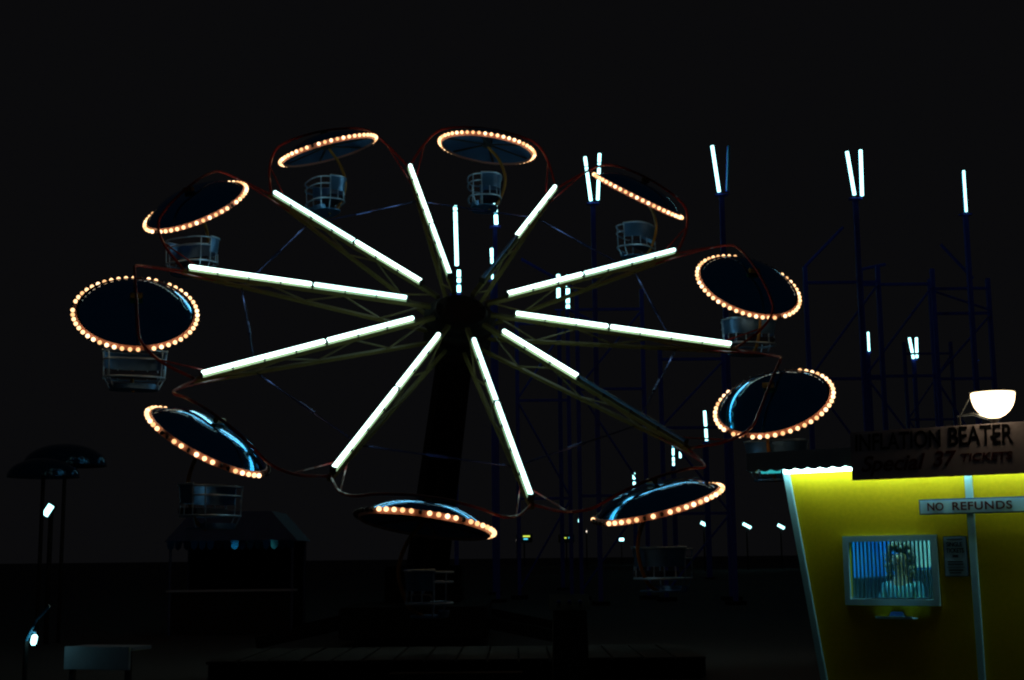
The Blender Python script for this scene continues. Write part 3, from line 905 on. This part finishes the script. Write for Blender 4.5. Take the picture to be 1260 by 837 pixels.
# ------------------------------------------------------------------ far street lights and signs
def street(x, y, z, m, ln, tilt, label, r=0.16, group='far street lights along the horizon', extra=True):
    e = empty('street_lamp', (x, y, 0))
    tag(e, label, 'street lamp', group)
    MB().tube([(0, 0.3, 0), (0, 0.3, z - 0.2), (0, 0.12, z + 0.06)], [0.10, 0.07, 0.05], 8).build('pole', M['darkmetal'], e, True)
    d = V((math.cos(tilt), 0, math.sin(tilt))) * ln / 2
    MB().tube([V((0, 0, z)) - d, V((0, 0, z)) + d], r, 10).build('light_tube', m, e, True)
    MB().beam(V((0, 0.0, z + r + 0.05)) - d * 1.05, V((0, 0.0, z + r + 0.05)) + d * 1.05, 0.5, 0.08, (0, 0, 1)).build('lamp_head', M['darkmetal'], e)
    return e
street(20.5, 149.4, 5.0, M['vtube'], 0.75, -0.5, 'far street lamp, left of the three tilted dashes', 0.17)
street(26.9, 160, 5.0, M['vtube'], 1.0, -0.5, 'far street lamp, middle one of the three tilted dashes', 0.16)
street(32.1, 166.6, 5.0, M['vtube'], 0.85, -0.5, 'far street lamp, the tilted dash nearest the booth', 0.17)
street(6.17, 130.4, 5.0, M['vtube'], 0.22, 0.0, 'small far street lamp left of the low right canopy', 0.16)
street(21.6, 278.9, 5.0, M['vtube'], 0.9, 0.0, 'tiny far street lamp under the low right canopy', 0.30)
street(9.7, 185.4, 5.0, M['far_warm'], 0.12, 0.0, 'pinprick warm street lamp under the low right canopy', 0.12)
street(0.55, 274, 5.0, M['far_warm'], 0.3, 0.0, 'pinprick warm street lamp right of the lowest canopy', 0.20)
def far_sign(x, y, bars, label):
    e = empty('lit_sign', (x, y, 0))
    tag(e, label, 'lit sign', 'tiny lit signs on the horizon')
    MB().tube([(0, 0.4, 0), (0, 0.4, 4.4)], 0.12, 8).build('pole', M['darkmetal'], e, True)
    MB().box(-1.4, 1.4, 0.2, 0.5, 4.2, 5.6).build('sign_box', M['darkmetal'], e)
    for (xa, xb, z, hh, m) in bars:
        MB().box(xa, xb, 0.0, 0.19, z, z + hh).build('lit_strip', m, e)
far_sign(1.76, 241, [(-0.2, 1.0, 5.15, 0.25, M['far_yellow']), (-0.1, 0.6, 4.7, 0.22, M['far_cyan']), (-1.0, -0.75, 4.85, 0.3, M['far_cyan'])], 'tiny yellow and cyan sign right of the lowest canopy')
far_sign(9.3, 246.6, [(-0.9, -0.55, 4.9, 0.2, M['far_yellow']), (-0.35, 0.0, 4.9, 0.2, M['far_yellow']), (0.4, 1.0, 4.9, 0.25, M['far_cyan'])], 'tiny dotted yellow sign below the bottom spoke')

# ------------------------------------------------------------------ left side
def flood(x, y, z, label):
    e = empty('floodlight', (x, y, 0))
    tag(e, label, 'floodlight')
    MB().tube([(0, 0.2, 0), (0, 0.2, z - 0.05)], 0.05, 8).build('pole', M['darkmetal'], e, True)
    a = R_(58)
    d = V((math.cos(a), 0, math.sin(a)))
    q = V((-math.sin(a), 0, math.cos(a)))
    c = V((0, 0, z))
    def pr_(wd, hh, y0, y1):
        return MB().prism([((c + d * i * wd + q * j * hh).x, (c + d * i * wd + q * j * hh).z) for i, j in ((-1, -1), (1, -1), (1, 1), (-1, 1))], y0, y1)
    pr_(0.150, 0.085, 0.02, 0.14).build('housing', M['darkmetal'], e, bevel=0.01)
    pr_(0.125, 0.065, 0.0, 0.018).build('lamp_face', M['vtube'], e, bevel=0.004)
flood(-9.58, 28.43, 2.71, 'square white floodlight alone at the far left')

def dome_shade(x, y, z, R, label):
    e = empty('dome_shade', (x, y, 0))
    tag(e, label, 'dome shade', 'dark domes at the left')
    MB().lathe([(0.001, z)] + [(R * math.sin(t * PI / 20), z - R * 0.55 * (1 - math.cos(t * PI / 20))) for t in range(1, 11)] + [(R * 0.97, z - R * 0.55), (0.001, z - 0.05)], 40).build('shade', M['dome'], e, True)
    MB().tube([(0, 0, 0), (0, 0, z - 0.06)], 0.04, 8).build('pole', M['darkmetal'], e, True)
dome_shade(-9.45, 29.0, 4.12, 0.85, 'upper dark glossy dome at the left edge with a blue glint')
dome_shade(-9.42, 27.6, 3.72, 0.70, 'lower dark glossy dome at the left edge with a blue glint')

stall = empty('game_stall', (-6.4, 32.4, 0))
tag(stall, 'dim stall with blue pennant fringe, low at left behind the wheel', 'stall')
MB().box(-1.35, 1.35, -0.9, -0.75, 0.02, 0.95).build('counter', M['plank'], stall)
MB().box(-1.45, 1.45, -1.0, -0.6, 0.955, 1.0).build('counter_top', M['palepaint'], stall)
MB().box(-1.4, 1.4, 0.9, 1.0, 0.02, 2.1).build('back_wall', M['boom'], stall)
rfm = MB().prism([(-1.5, 2.08), (1.5, 2.08), (0.9, 2.75), (-0.9, 2.75)], -1.05, 1.05).build('roof', M['canvas'], stall)
pn = MB().prism([(-0.085, 0), (0.085, 0), (0.07, -0.16), (0, -0.22), (-0.07, -0.16)], -0.006, 0.006).mesh('pennant', M['canopy'])
for i in range(16):
    inst('pennant', pn, stall, (-1.35 + i * 0.18, -1.075, 2.10), (random.uniform(-.25, .25), 0, random.uniform(-.3, .3)))
for sx in (-1, 1):
    for y in (-0.95, 0.85):
        MB().tube([(sx * 1.38, y, 0), (sx * 1.38, y, 2.075)], 0.03, 8).build('post', M['canvas'], stall, True)

cb = empty('counter_stand', (-3.42, 11.5, 0), -0.28)
tag(cb, 'low pale blue counter board at the bottom left corner', 'counter')
MB().box(-0.30, 0.30, -0.02, 0.02, 0.78, 0.965).build('front_board', M['palepaint'], cb, bevel=0.004)
MB().box(-0.31, 0.31, 0.022, 0.32, 0.93, 0.96).build('top', M['palepaint'], cb, bevel=0.004)
for sx in (-1, 1):
    MB().box(sx * 0.26 - 0.02, sx * 0.26 + 0.02, 0.03, 0.07, 0, 0.926).build('leg', M['plank'], cb)
tl = empty('work_lamp', (-3.90, 11.36, 0))
tag(tl, 'small bright lamp at the bottom left corner beside the counter', 'lamp')
MB().tube([(-0.08, 0.06, 0), (-0.08, 0.06, 1.02)], 0.02, 8).build('pole', M['darkmetal'], tl, True)
MB().tube([(0.0, 0, 0.99), (0.0, 0, 1.01), (0.008, 0, 1.06), (0.008, 0, 1.075)], [0.015, 0.024, 0.024, 0.012], 10).build('light_tube', M['vtube'], tl, True)
MB().tube([(0.0, 0, 1.09), (0.0, 0.01, 1.11)], 0.016, 8).build('socket', M['reflector'], tl, True)
MB().tube([(-0.08, 0.06, 1.02), (0.01, 0.02, 1.19), (0.115, 0.02, 1.30)], 0.012, 8).build('arm', M['reflector'], tl, True)
